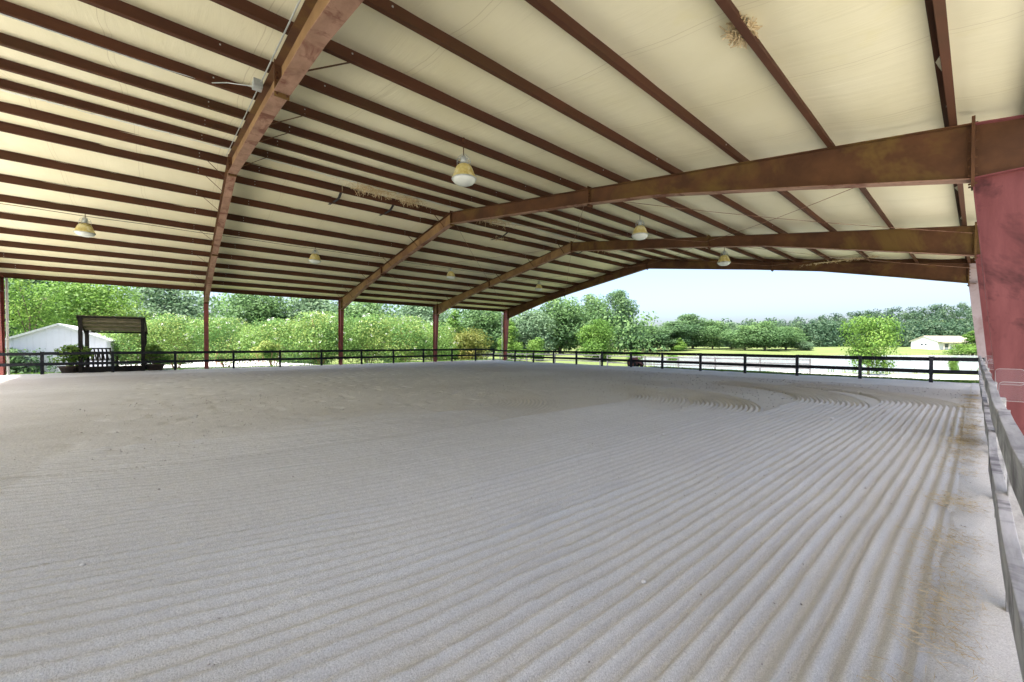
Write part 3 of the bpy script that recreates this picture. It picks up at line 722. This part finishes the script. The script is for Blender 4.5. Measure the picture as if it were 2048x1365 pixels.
def make_tree(name, kind, h, w, base, nl, nleaf, leaf, mat, bark, seed, stems=1, flowers=0, label='x', cat='tree', group=None):
    root = empty(name, (0,0,0), label, cat, group)
    lobes = envelope_lobes(kind, h, w, base, nl, seed)
    V, F, t = crown_cloud(lobes, nleaf, leaf, seed); co = None if flowers else npmesh('crown', V, F, mat, root, tint=t)
    if flowers:
        r = np.random.default_rng(seed+5); Lb = np.array(lobes); k = r.choice(len(Lb), flowers)
        d = r.normal(size=(flowers,3)); d[:,2] = np.abs(d[:,2])*.8; d /= np.linalg.norm(d, axis=1)[:,None]
        c = Lb[k,:3]+d*Lb[k,3:6]*1.08
        fl = [(*c[i], leaf*2.2, leaf*2.2, leaf*1.5, .5) for i in range(flowers)]
        V2, F2, t2 = crown_cloud(fl, flowers*9, leaf*.6, seed+6)
        co = npmesh('crown', np.r_[V, V2], np.r_[F, F2+len(V)], mat, root, tint=np.r_[t, t2]); co.data.materials.append(L['flower'])
        mi = np.zeros(len(F)+len(F2), np.int32); mi[len(F):] = 1; co.data.polygons.foreach_set('material_index', mi)
    mb = MB(); r = random.Random(seed)
    for s_ in range(stems):
        a = 6.28*s_/stems; ox = .12*math.cos(a) if stems > 1 else 0; oy = .12*math.sin(a) if stems > 1 else 0
        top = Vector((ox*8 if stems > 1 else r.uniform(-.1,.1)*w*.3, oy*8 if stems > 1 else 0, base+(h-base)*(.55 if stems == 1 else .35)))
        r0 = (.035*h+.02)/math.sqrt(stems)*.55
        p0 = Vector((ox, oy, -.2)); m1 = p0.lerp(top, .45)+Vector((r.uniform(-.05,.05)*h, r.uniform(-.05,.05)*h, 0))*.3
        mb.tube([p0, p0.lerp(m1, .15), m1, top], [r0*1.25, r0, r0*.75, r0*.3], 7)
        for b in r.sample(lobes, min(len(lobes), 6 if stems == 1 else 2)):
            f = r.uniform(.35, .8); st = m1.lerp(top, f) if f > .5 else p0.lerp(m1, .6+f*.6)
            e = Vector(b[:3]); mb.tube([st, st.lerp(e, .5)+Vector((0,0,.06*h*r.random())), e], [r0*.45, r0*.3, r0*.1], 5)
    mb.build('trunk', bark, root, smooth=True)
    return root
def place(tree, px, D, label, h=None, proto_h=1, sxy=1., group=None, rz=None, first=False, w=None, proto_w=1, zoff=0):
    o = tree if first else copy_tree(tree)
    q = at(px, 690, D); o.location = (q.x, q.y, gz(q.x, q.y)-.05+zoff)
    s = (h or proto_h)/proto_h; ws = (w/proto_w) if w else s
    o.scale = (ws, ws, s); o.rotation_euler = (0, 0, random.random()*6.28 if rz is None else rz); o['label'] = label
    if group: o['group'] = group
    return o
def hz(px_top, D, zb=-.8): return 1.5+(689-px_top)/789.7*D-zb

# prototypes
cr = [make_tree('crepe_myrtle', 'round', 5.2, 6.6, 1.0, 34, 15000, .075, L['crepe'], M['bark_red'], 50+i, stems=5, flowers=48) for i in range(2)]
for c in cr: c['category'] = 'tree'
GC = 'row of flowering crepe myrtles along the left side'
spots = [(262,34,5.0,'crepe myrtle in white bloom behind the small shelter'),
         (352,36,5.6,'yellowish crepe myrtle just left of the nearest left column'),
         (452,37,5.5,'crepe myrtle just right of the nearest left column, red things at its foot'),
         (548,38,5.4,'dense crepe myrtle midway between the first two left columns, dark gap above it'),
         (640,38,6.2,'tall crepe myrtle with white flowers left of the second left column'),
         (738,40,6.0,'crepe myrtle with white flowers just right of the second left column'),
         (812,40,5.8,'crepe myrtle left of the third left column with dark foliage below'),
         (868,44,5.4,'crepe myrtle behind the third left column')]
for i, (px, D, h, lab) in enumerate(spots):
    h *= .87; place(cr[i % 2], px, D, lab, h=h, proto_h=5.2, group=GC, first=i < 2, w=h*1.38, proto_w=6.6)
oaks = [make_tree('broadleaf_tree', 'round', 13, 11, 1.8, 34, 11000, .23, L['mid'], M['bark'], 70), make_tree('broadleaf_tree', 'tall', 14, 8.5, 2.0, 30, 9500, .23, L['dark'], M['bark'], 71),
        make_tree('broadleaf_tree', 'round', 10, 9, .9, 30, 9000, .20, L['grey'], M['bark'], 72)]
used = [False]*3
def oak(k, px, D, top, w, lab, zb=-.8, grp=None):
    ph = (13, 14, 10)[k]; pw_ = (11, 8.5, 9)[k]
    o = place(oaks[k], px, D, lab, h=hz(top, D, zb), proto_h=ph, w=w, proto_w=pw_, first=not used[k], group=grp); used[k] = True; return o
# behind the shed, upper left
bigb = make_tree('maple_tree', 'vase', 12, 12, 2.0, 34, 15000, .17, L['bright'], M['bark'], 81)
place(bigb, 185, 44, 'large bright green tree rising behind the white shed and the shelter', h=9.8, proto_h=12, w=11, proto_w=12, first=True)
oak(1, 25, 46, 545, 10, 'tall dark green tree at the left edge behind the white shed')
oak(2, 335, 62, 562, 13, 'grey-green tree in the back row, above the shelter roof to its right')
oak(0, 515, 64, 572, 13, 'tall mid-green tree in the back row between the first two left columns')
oak(2, 625, 70, 585, 14, 'greyish tree in the back row left of the second left column')
oak(0, 735, 74, 596, 13, 'mid-green tree in the back row right of the second left column')
oak(2, 845, 78, 600, 14, 'pale grey-green tree in the back row left of the third left column')
oak(0, 965, 80, 606, 14, 'mid-green tree in the back row between the last two left columns')
# hanging light branch at the far left: young pale tree
pale = make_tree('young_tree', 'vase', 7, 5, 2.4, 16, 2600, .12, L['bright'], M['bark'], 83)
place(pale, 62, 36, 'thin pale-leaved young tree in front of the dark tree at the left edge', h=8.2, proto_h=7, w=4.6, proto_w=5, first=True)
# corner group
con = make_tree('pear_tree', 'cone', 8, 5.4, .8, 26, 8000, .14, L['bright'], M['bark'], 84)
place(con, 910, 50, 'bright green conical tree just right of the third left column', h=hz(622, 50), proto_h=8, w=5.6, proto_w=5.4, first=True)
place(con, 1022, 55, 'slender light green tree behind the farthest left column', h=hz(640, 55), proto_h=8, w=4.6, proto_w=5.4)
yb = make_tree('bush', 'round', 3.6, 5, .3, 18, 5200, .11, L['yellow'], M['bark'], 85, stems=4, cat='bush')
place(yb, 945, 44, 'orange-yellow bush at the far left corner of the arena', h=hz(662, 44), proto_h=3.6, w=5, proto_w=5, first=True)
rb = make_tree('bush', 'round', 2.6, 3.2, .1, 16, 4600, .09, L['bright'], M['bark'], 86, cat='bush')
place(rb, 1073, 56, 'small round bright green bush right of the farthest left column', h=hz(674, 56), proto_h=2.6, w=3.2, proto_w=3.2, first=True)
oak(0, 1120, 92, 592, 17, 'big spreading oak whose crown meets the end frame')
oak(2, 1062, 84, 622, 12, 'greyish tree left of the big spreading oak')
oak(0, 1185, 98, 588, 12, 'broad crown adjoining the big oak on its right')
oak(1, 1240, 100, 582, 9, 'tall dark tree standing highest at the edge of the open sky')
oak(1, 1263, 108, 642, 9, 'lower dark tree at the right foot of the tall dark tree')
rd = make_tree('maple_tree', 'round', 8, 7.6, .7, 30, 11000, .15, L['bright'], M['bark'], 87)
place(rd, 1197, 58, 'round light green tree standing alone behind the far rail', h=hz(637, 58), proto_h=8, w=6.4, proto_w=7.6, first=True)
place(rb, 1272, 60, 'yellow-green low bush by the left end of the pond', h=hz(693, 60), proto_h=2.6, w=2.6, proto_w=3.2)
place(rb, 1345, 62, 'yellow-green low bush on the pond bank under the far trees', h=hz(697, 62), proto_h=2.6, w=2.4, proto_w=3.2)
place(con, 1360, 118, 'small light green conical tree among the dark far trees', h=hz(670, 118, .3), proto_h=8, w=5, proto_w=5.4)
far = [(1300,120,648,14,1,'dark tree right beside the gap at the end of the tall group'), (1345,125,640,14,1,'dark far tree with ragged crown below the small conical tree'),
       (1385,135,628,13,1,'knobbly dark tree sticking up above its far neighbours'), (1425,130,640,13,0,'mid-green far tree left of the thin-topped tree'),
       (1462,135,645,12,2,'pale far tree with thin grey top'), (1490,120,648,13,0,'green far tree at the left of the round mass'),
       (1530,118,640,15,0,'largest round tree mass across the pond'), (1572,120,652,12,0,'right end of the round tree mass across the pond'),
       (1606,118,680,7,2,'small pale shrub-like tree at the right foot of the round mass')]
for px, D, top, w, k, lab in far: oak(k, px, D, top, w, lab, zb=.1)
# little tree standing by the pond
pt = make_tree('young_tree', 'vase', 6, 5.6, 1.0, 24, 7000, .12, L['bright'], M['bark'], 88)
place(pt, 1737, 30, 'feathery bright green young tree by the near pond bank', h=hz(632, 30), proto_h=6, w=3.7, proto_w=5.6, first=True)
place(rb, 1908, 34, 'tiny green sapling in the water’s edge below the farmhouse', h=1.5, proto_h=2.6, w=.9, proto_w=3.2)
place(con, 1945, 100, 'light green tree right of the farmhouse, by the last column', h=hz(650, 100, .2), proto_h=8, w=9, proto_w=5.4)
place(rb, 1848, 138, 'small light shrub behind the farmhouse gable', h=3.0, proto_h=2.6, w=4.5, proto_w=3.2)
# shrubs at the left, low dark hedge under the crepe myrtles
hd = make_tree('bush', 'round', 1.6, 3.4, 0, 16, 3600, .09, L['dark'], M['bark'], 89, cat='bush')
for i, (px, D, lab) in enumerate([(345,44,'dark shrub behind the fence left of the nearest left column'), (590,47,'long dark shrub right of the gravel yard'), (630,46,'dark shrub at the right end of the gravel yard'),
                                  (20,27,'green shrub at the left edge beside the white shed'), (790,46,'dark shrub under the crepe myrtles left of the third column')]):
    place(hd, px, D, lab, h=2.0, proto_h=1.6, w=3.6, proto_w=3.4, first=i == 0)

# woods that read as one mass
def wood(name, pts, lab, mat, leaf, per, seed):
    lobes = []; r = random.Random(seed)
    for (x, y, zb, h, w) in pts:
        for k in range(7):
            t = r.random(); lr = w*r.uniform(.22, .36); a = r.uniform(0, 6.28)
            lobes.append((x+w*.3*math.cos(a), y+w*.3*math.sin(a), zb+h*(.22+.68*t)-lr*.3, lr, lr, lr*.8, r.uniform(.1,.9)))
    V, F, t = crown_cloud(lobes, per*len(pts), leaf, seed, shell=.85)
    return tag(npmesh(name, V, F, mat, tint=t), lab, 'trees', kind='stuff')
pts = []
for row in range(2):
    for px in np.arange(-160, 1290, 46-row*4):
        D = 92+row*16+random.uniform(-4, 4); q = at(px, 690, D); base_top = 566 if px < 600 else 566+(px-600)*.105
        if px > 1050: base_top = 612
        pts.append((q.x, q.y, gz(q.x, q.y), hz(base_top+random.uniform(-8, 16), D)*.97, 12*random.uniform(.8,1.2)))
wood('woodland', pts, 'dense mixed woodland closing off the left background', L['mid'], .42, 420, 101)
pts = []
for row in range(7):
    for px in np.arange(1395, 2150, 15):
        D = 185+row*26+random.uniform(-8, 8); q = at(px+random.uniform(-6,6), 690, D)
        ridge = np.interp(px, [1395,1600,1700,1850,1960,2150], [650,632,620,609,600,594]); f = (row+1)/7
        top = 700-(700-ridge)*f+random.uniform(-1.5, 2.5); hh_ = random.uniform(11, 15); ztop = 1.5+(689-top)/789.7*D
        pts.append((q.x, q.y, max(ztop-hh_, 0)-2, hh_+2, 10))
wood('hill_woodland', pts, 'dark wooded hillside beyond the pond and the farmhouse', L['hill'], .62, 420, 102)
# soil of that hillside
xs2 = []; vs = []; fs = []; pl = np.arange(1380, 2200, 20); k = 0
for px in pl:
    ridge = float(np.interp(px, [1395,1600,1700,1850,1960,2150], [658,642,631,620,612,606]))
    for f, D in ((0, 176), (.25, 200), (.5, 240), (.8, 300), (1, 345), (.9, 420)):
        top = 700-(700-ridge)*f; q = at(px, 690, D); z = (1.5+(689-top)/789.7*D-10) if f > 0 else -.3
        vs.append((q.x, q.y, max(z, -.3 if f == 0 else 0)))
for i in range(len(pl)-1):
    for j in range(5): fs.append((i*6+j, (i+1)*6+j, (i+1)*6+j+1, i*6+j+1))
mb = MB(); mb.add(vs, fs); tag(mb.build('hill', M['grass'], smooth=True), kind='structure')

# ------------------------------------------------------------------ white shed on the left
def gable(root, L_, W_, he, hr, wall, roof, over=.15, wname='wall'):
    """gable wall faces local -Y at y=0, building extends to +Y by L_; centred on x"""
    mb = MB(); w = W_/2
    vs = [(-w,0,-.4),(w,0,-.4),(w,0,he),(0,0,hr),(-w,0,he),(-w,L_,-.4),(w,L_,-.4),(w,L_,he),(0,L_,hr),(-w,L_,he)]
    mb.add(vs, [(0,1,2,3,4),(9,8,7,6,5),(0,4,9,5),(1,6,7,2)]); mb.build(wname, wall, root)
    mb = MB(); sl = (hr-he)/w
    for s in (-1, 1):
        a = (s*(w+over), -over, he-over*sl+.03); b = (0, -over, hr+.03)
        V_ = []
        for yv in (-over, L_+over):
            V_ += [(a[0], yv, a[2]), (b[0], yv, b[2]), (b[0], yv, b[2]+.08), (a[0], yv, a[2]+.08)]
        mb.add(V_, [(0,1,2,3),(7,6,5,4),(0,4,5,1),(1,5,6,2),(2,6,7,3),(3,7,4,0)])
    return mb.build('roof', roof, root)
q0 = at(117, 690, 28.6); cx_, cy_ = q0.x, q0.y; g = gz(cx_, cy_); Wd = 4.9
sh = empty('storage_shed', (cx_, cy_, g), 'white ribbed-metal gabled shed at the left behind the black fence', 'shed', rz=R(98.7-10))
mW = ribbed('shed_wall_rib', (.42,.44,.49), (.48,.50,.545), .30, 0)
gable(sh, 5.5, Wd, 1.5+8/789.7*28-g, 1.5+40/789.7*28-g, mW, M['white_roof'])
mb = MB(); w_ = Wd/2; he_, hr_ = 1.5+8/789.7*28-g, 1.5+40/789.7*28-g
for s in (-1, 1): mb.bar((s*(w_+.15), -.17, he_-.02), (0, -.17, hr_+.03), .03, .14)
mb.build('fascia', M['steel'], sh)

# ------------------------------------------------------------------ viewing shelter with swing seat
SA, SB = at(160, 750, 20.6), at(285, 748, 22.0)
gy0 = on(161, 0, LX-.25).y; gy1 = on(286, 0, LX-.25).y; sx0 = LX-.28; SD = 1.9
she = empty('viewing_shelter', (sx0, (gy0+gy1)/2, 0), 'small black timber shelter with a tin roof sloping back, behind the left fence', 'shelter')
inv = Matrix.Translation((-sx0, -(gy0+gy1)/2, 0))
def sp_(mb, name, mat, **k):
    o = mb.build(name, mat, she, **k); o.matrix_parent_inverse = inv; return o
zf, zb_ = 2.92, 2.28
for x, zt in ((sx0, zf), (sx0-SD, zb_)):
    for y in (gy0, gy1):
        mb = MB(); mb.box((x-.075, y-.075, -.5), (x+.075, y+.075, zt-.02)); sp_(mb, 'post', M['wood_dark'], bevel=.006)
mb = MB(); xa, xb2 = sx0+.18, sx0-SD-.15; za = zf+.06; zb2 = zb_-.05; V_ = []
n = 48
for i in range(n+1):
    y = gy0-.12+(gy1-gy0+.24)*i/n; r_ = .018*(i % 4 < 2); V_ += [(xa, y, za+r_), (xb2, y, zb2+r_)]
mb.add(V_, [(2*i, 2*i+1, 2*i+3, 2*i+2) for i in range(n)]); sp_(mb, 'roof', M['shelter_tin'])
for t in (0.02, .25, .5, .75, .98):
    x = xa+(xb2-xa)*t; z = za+(zb2-za)*t-.06; mb = MB(); mb.box((x-.02, gy0-.1, z-.045), (x+.02, gy1+.1, z+.045))
    sp_(mb, 'batten', M['wood_dark'] if t < .1 or t > .9 else M['shelter_tin'])
for y in (gy0-.09, gy1+.09):
    mb = MB(); mb.bar((xa, y, za-.07), (xb2, y, zb2-.07), .04, .14); sp_(mb, 'rafter', M['wood_dark'])
mb = MB(); mb.box((sx0-SD, gy0, .12), (sx0, gy1, .20)); mb.box((sx0-.02, gy0, .02), (sx0+.02, gy1, .36)); sp_(mb, 'deck', M['wood_dark'])
for y in np.linspace(gy0+.05, gy0+.75, 5):
    mb = MB(); mb.box((sx0-SD-.02, y-.04, .2), (sx0-SD+.02, y+.04, 1.0)); sp_(mb, 'back_slat', M['wood_dark'])
# slatted bench
by = on(200, 0, sx0-.9).y
bn = empty('garden_bench', (sx0-1.0, by, .2), 'black slatted bench with a tilted open-slat backrest inside the shelter', 'bench', rz=R(25))
mb = MB()
for i in range(9): mb.box((.30-.06*i, -.62, .43), (.30-.06*i+.045, .62, .455))
mb.build('seat', M['wood_dark'], bn)
mb = MB()
for i in range(8):
    y = -.56+i*.16; mb.bar((-.22, y, .46), (-.50, y, 1.08), .06, .02)
mb.bar((-.50, -.62, 1.08), (-.50, .62, 1.08), .03, .07); mb.bar((-.24, -.62, .5), (-.24, .62, .5), .03, .06)
mb.build('backrest', M['wood_dark'], bn)
for x in (-.25, .28):
    for y in (-.58, .58):
        mb = MB(); mb.box((x-.03, y-.03, 0), (x+.03, y+.03, .66 if x > 0 else .45)); mb.build('leg', M['wood_dark'], bn)
for y in (-.58, .58):
    mb = MB(); mb.box((-.32, y-.04, .66), (.34, y+.04, .69)); mb.build('armrest', M['wood_dark'], bn)
# planters
for i, (px, lab) in enumerate([(140, 'dark planter with a leafy shrub left of the shelter'), (310, 'dark planter with a spiky shrub right of the shelter')]):
    y = on(px, 0, sx0-.35).y; pl_ = empty('planter', (sx0-.35, y, gz(sx0-.35, y)+.02), lab, 'planter', 'planters either side of the shelter'); pl_.scale = (1.35, 1.35, 1.3)
    mb = MB(); mb.lathe([(.001,.02),(.20,.02),(.30,.30),(.34,.30),(.34,.34),(.28,.34),(.27,.28),(.001,.28)], 16); mb.build('pot', M['pot'], pl_, smooth=True)
    lob = envelope_lobes('round', 1.15, 1.25, .35, 9, 200+i); V, F, t = crown_cloud(lob, 800, .07, 210+i); t = np.clip(t+.3, 0, 1); npmesh('shrub', V, F, L['bright'], pl_, tint=t)
    mb = MB(); r = random.Random(i)
    for k in range(7): mb.tube([(0,0,.28), (r.uniform(-.3,.3), r.uniform(-.3,.3), .6), (r.uniform(-.6,.6), r.uniform(-.6,.6), r.uniform(.7,1.1))], [.014,.01,.004], 4)
    mb.build('stems', M['bark'], pl_)
# ------------------------------------------------------------------ red and white jump stands in the yard
def jump_stand():
    o = empty('jump_stand', (0,0,0), 'x', 'jump stand', 'red and white jump stands in the gravel yard')
    mb = MB(); mb.box((-.05,-.05,.05),(.05,.05,1.5)); mb.box((.42,-.05,.05),(.52,.05,1.5)); mb.box((.05,-.03,1.1),(.42,.03,1.4)); mb.box((.05,-.03,.3),(.42,.03,.45)); mb.build('upright', M['redpaint'], o)
    mb = MB(); mb.box((-.05,-.4,-.02),(.05,.4,.05)); mb.box((.42,-.4,-.02),(.52,.4,.05)); mb.build('foot', M['whitepaint'], o)
    return o
js = jump_stand()
for i, (px, D, lab) in enumerate([(432,42,'red jump stand just right of the nearest left column'), (480,46,'red jump stand left of the young crepe myrtle stems'), (517,48,'red jump stand nearest to the young crepe myrtle stems'), (500,50,'red jump stand between its two neighbours, set farther back')]):
    o = js if i == 0 else copy_tree(js); q = at(px, 700, D); o.location = (q.x, q.y, gz(q.x, q.y)+.05); o.rotation_euler = (0,0,R(60+20*i)); o['label'] = lab
for i, (pa, pb, D, lab) in enumerate([(480,517,47,'white and red jump pole resting between two jump stands'),]):
    a, b = at(pa, 700, 46), at(pb, 700, 48); mb = MB(); n = 5
    for k in range(n):
        p0, p1 = a.lerp(b, k/n), a.lerp(b, (k+1)/n); zz = gz(a.x, a.y)+.9
        mb.tube([(p0.x, p0.y, zz), (p1.x, p1.y, zz)], .05, 8, m=k % 2)
    tag(mb.build('jump_pole', [M['redpaint'], M['whitepaint']], smooth=True), lab, 'pole')
# young multi-stem crepe in front of the yard
yc = make_tree('crepe_myrtle', 'round', 2.6, 2.2, 1.3, 10, 1500, .09, L['crepe'], M['bark_red'], 93, stems=4)
place(yc, 534, 33, 'young crepe myrtle with bare forked stems standing in front of the gravel yard', h=2.6, proto_h=2.6, first=True, group=GC)
# ------------------------------------------------------------------ old red farm implement by the pond
q = at(1272, 700, 27.5); fi = empty('farm_implement', (q.x, q.y, gz(q.x, q.y)), 'rusty red farm implement with wheels parked beyond the far rail near the pond', 'implement', rz=R(-30)); fi.scale = (.7, .7, .7)
mb = MB(); mb.box((-.8,-.3,.45),(.6,.3,.62)); mb.box((-.8,-.28,.62),(-.1,.28,.98)); mb.bar((.6,0,.5),(1.3,0,.35),.08,.08); mb.bar((.2,.2,.6),(.75,.25,1.15),.05,.05); mb.bar((.2,-.2,.6),(.75,-.25,1.15),.05,.05); mb.build('frame', M['redpaint'], fi, bevel=.02)
for x, r_ in ((-.5, .42), (.35, .30)):
    for y in (-.42, .42):
        mb = MB()
        prof = [(r_*.5,-.07),(r_*.95,-.08),(r_,-.05),(r_,.05),(r_*.95,.08),(r_*.5,.07)]; nseg = 20; vs = []; fs = []
        for a_, b_ in prof:
            for k in range(nseg): t = 2*math.pi*k/nseg; vs.append((x+a_*math.cos(t), y+b_, r_+a_*math.sin(t)))
        for i in range(5):
            for k in range(nseg): k2 = (k+1) % nseg; fs.append((i*nseg+k, i*nseg+k2, (i+1)*nseg+k2, (i+1)*nseg+k))
        mb.add(vs, fs); wh = mb.build('wheel', M['rubber'], fi, smooth=True)
        mb = MB(); mb.tube([(x, y-.05, r_), (x, y+.05, r_)], r_*.5, 14); mb.build('hub', M['redpaint'], wh)
for k in range(6):
    mb = MB(); mb.tube([(-.85,-.5+.2*k,.5),(-1.1,-.5+.2*k,.45),(-1.15,-.5+.2*k,.1)], .018, 5); mb.build('tine', M['rubber'], fi)

# ------------------------------------------------------------------ farmhouse across the pond
Dh = 126; qa = at(1848, 690, Dh); Wd = 6.9; zb = 1.5-8.2/789.7*Dh
fh = empty('farmhouse', (qa.x, qa.y, zb), 'low white farmhouse with a pale roof on the far side of the pond', 'house', rz=R(-28))
he_, hr_ = 2.35, 3.9
Wd *= 1.0
gable(fh, 16, Wd, he_, hr_, M['whitepaint'], M['roofshingle'], over=.35)
def window(x0, x1, z0, z1, wall='g'):
    f = MB()
    if wall == 'g':
        f.box((x0-.08,-.06,z0-.08),(x1+.08,.0,z1+.08)); fo = f.build('window', M['whitepaint'], fh); g_ = MB(); g_.box((x0,-.075,z0),(x1,-.061,z1)); g_.build('pane', M['darkglass'], fo)
    else:
        X_ = Wd/2; f.box((X_,x0-.08,z0-.08),(X_+.06,x1+.08,z1+.08)); fo = f.build('window', M['whitepaint'], fh); g_ = MB(); g_.box((X_+.061,x0,z0),(X_+.075,x1,z1)); g_.build('pane', M['darkglass'], fo)
window(-.9,-.2,1.05,1.6); window(.15,.8,1.05,1.6)
for y in (2.6, 6.4, 10.2): window(y, y+1.9, .35, 1.5, 's')
mb = MB()
for y in np.arange(.5, 13, 2.05): mb.box((Wd/2+1.2, y-.08, -.3), (Wd/2+1.36, y+.08, 2.0))
mb.add([(Wd/2,-.2,2.35),(Wd/2+1.6,-.2,1.95),(Wd/2+1.6,13.2,1.95),(Wd/2,13.2,2.35),(Wd/2,-.2,2.43),(Wd/2+1.6,-.2,2.03),(Wd/2+1.6,13.2,2.03),(Wd/2,13.2,2.43)],
       [(0,3,2,1),(4,5,6,7),(0,1,5,4),(1,2,6,5),(2,3,7,6),(3,0,4,7)]); mb.build('porch', M['roofshingle'], fh)
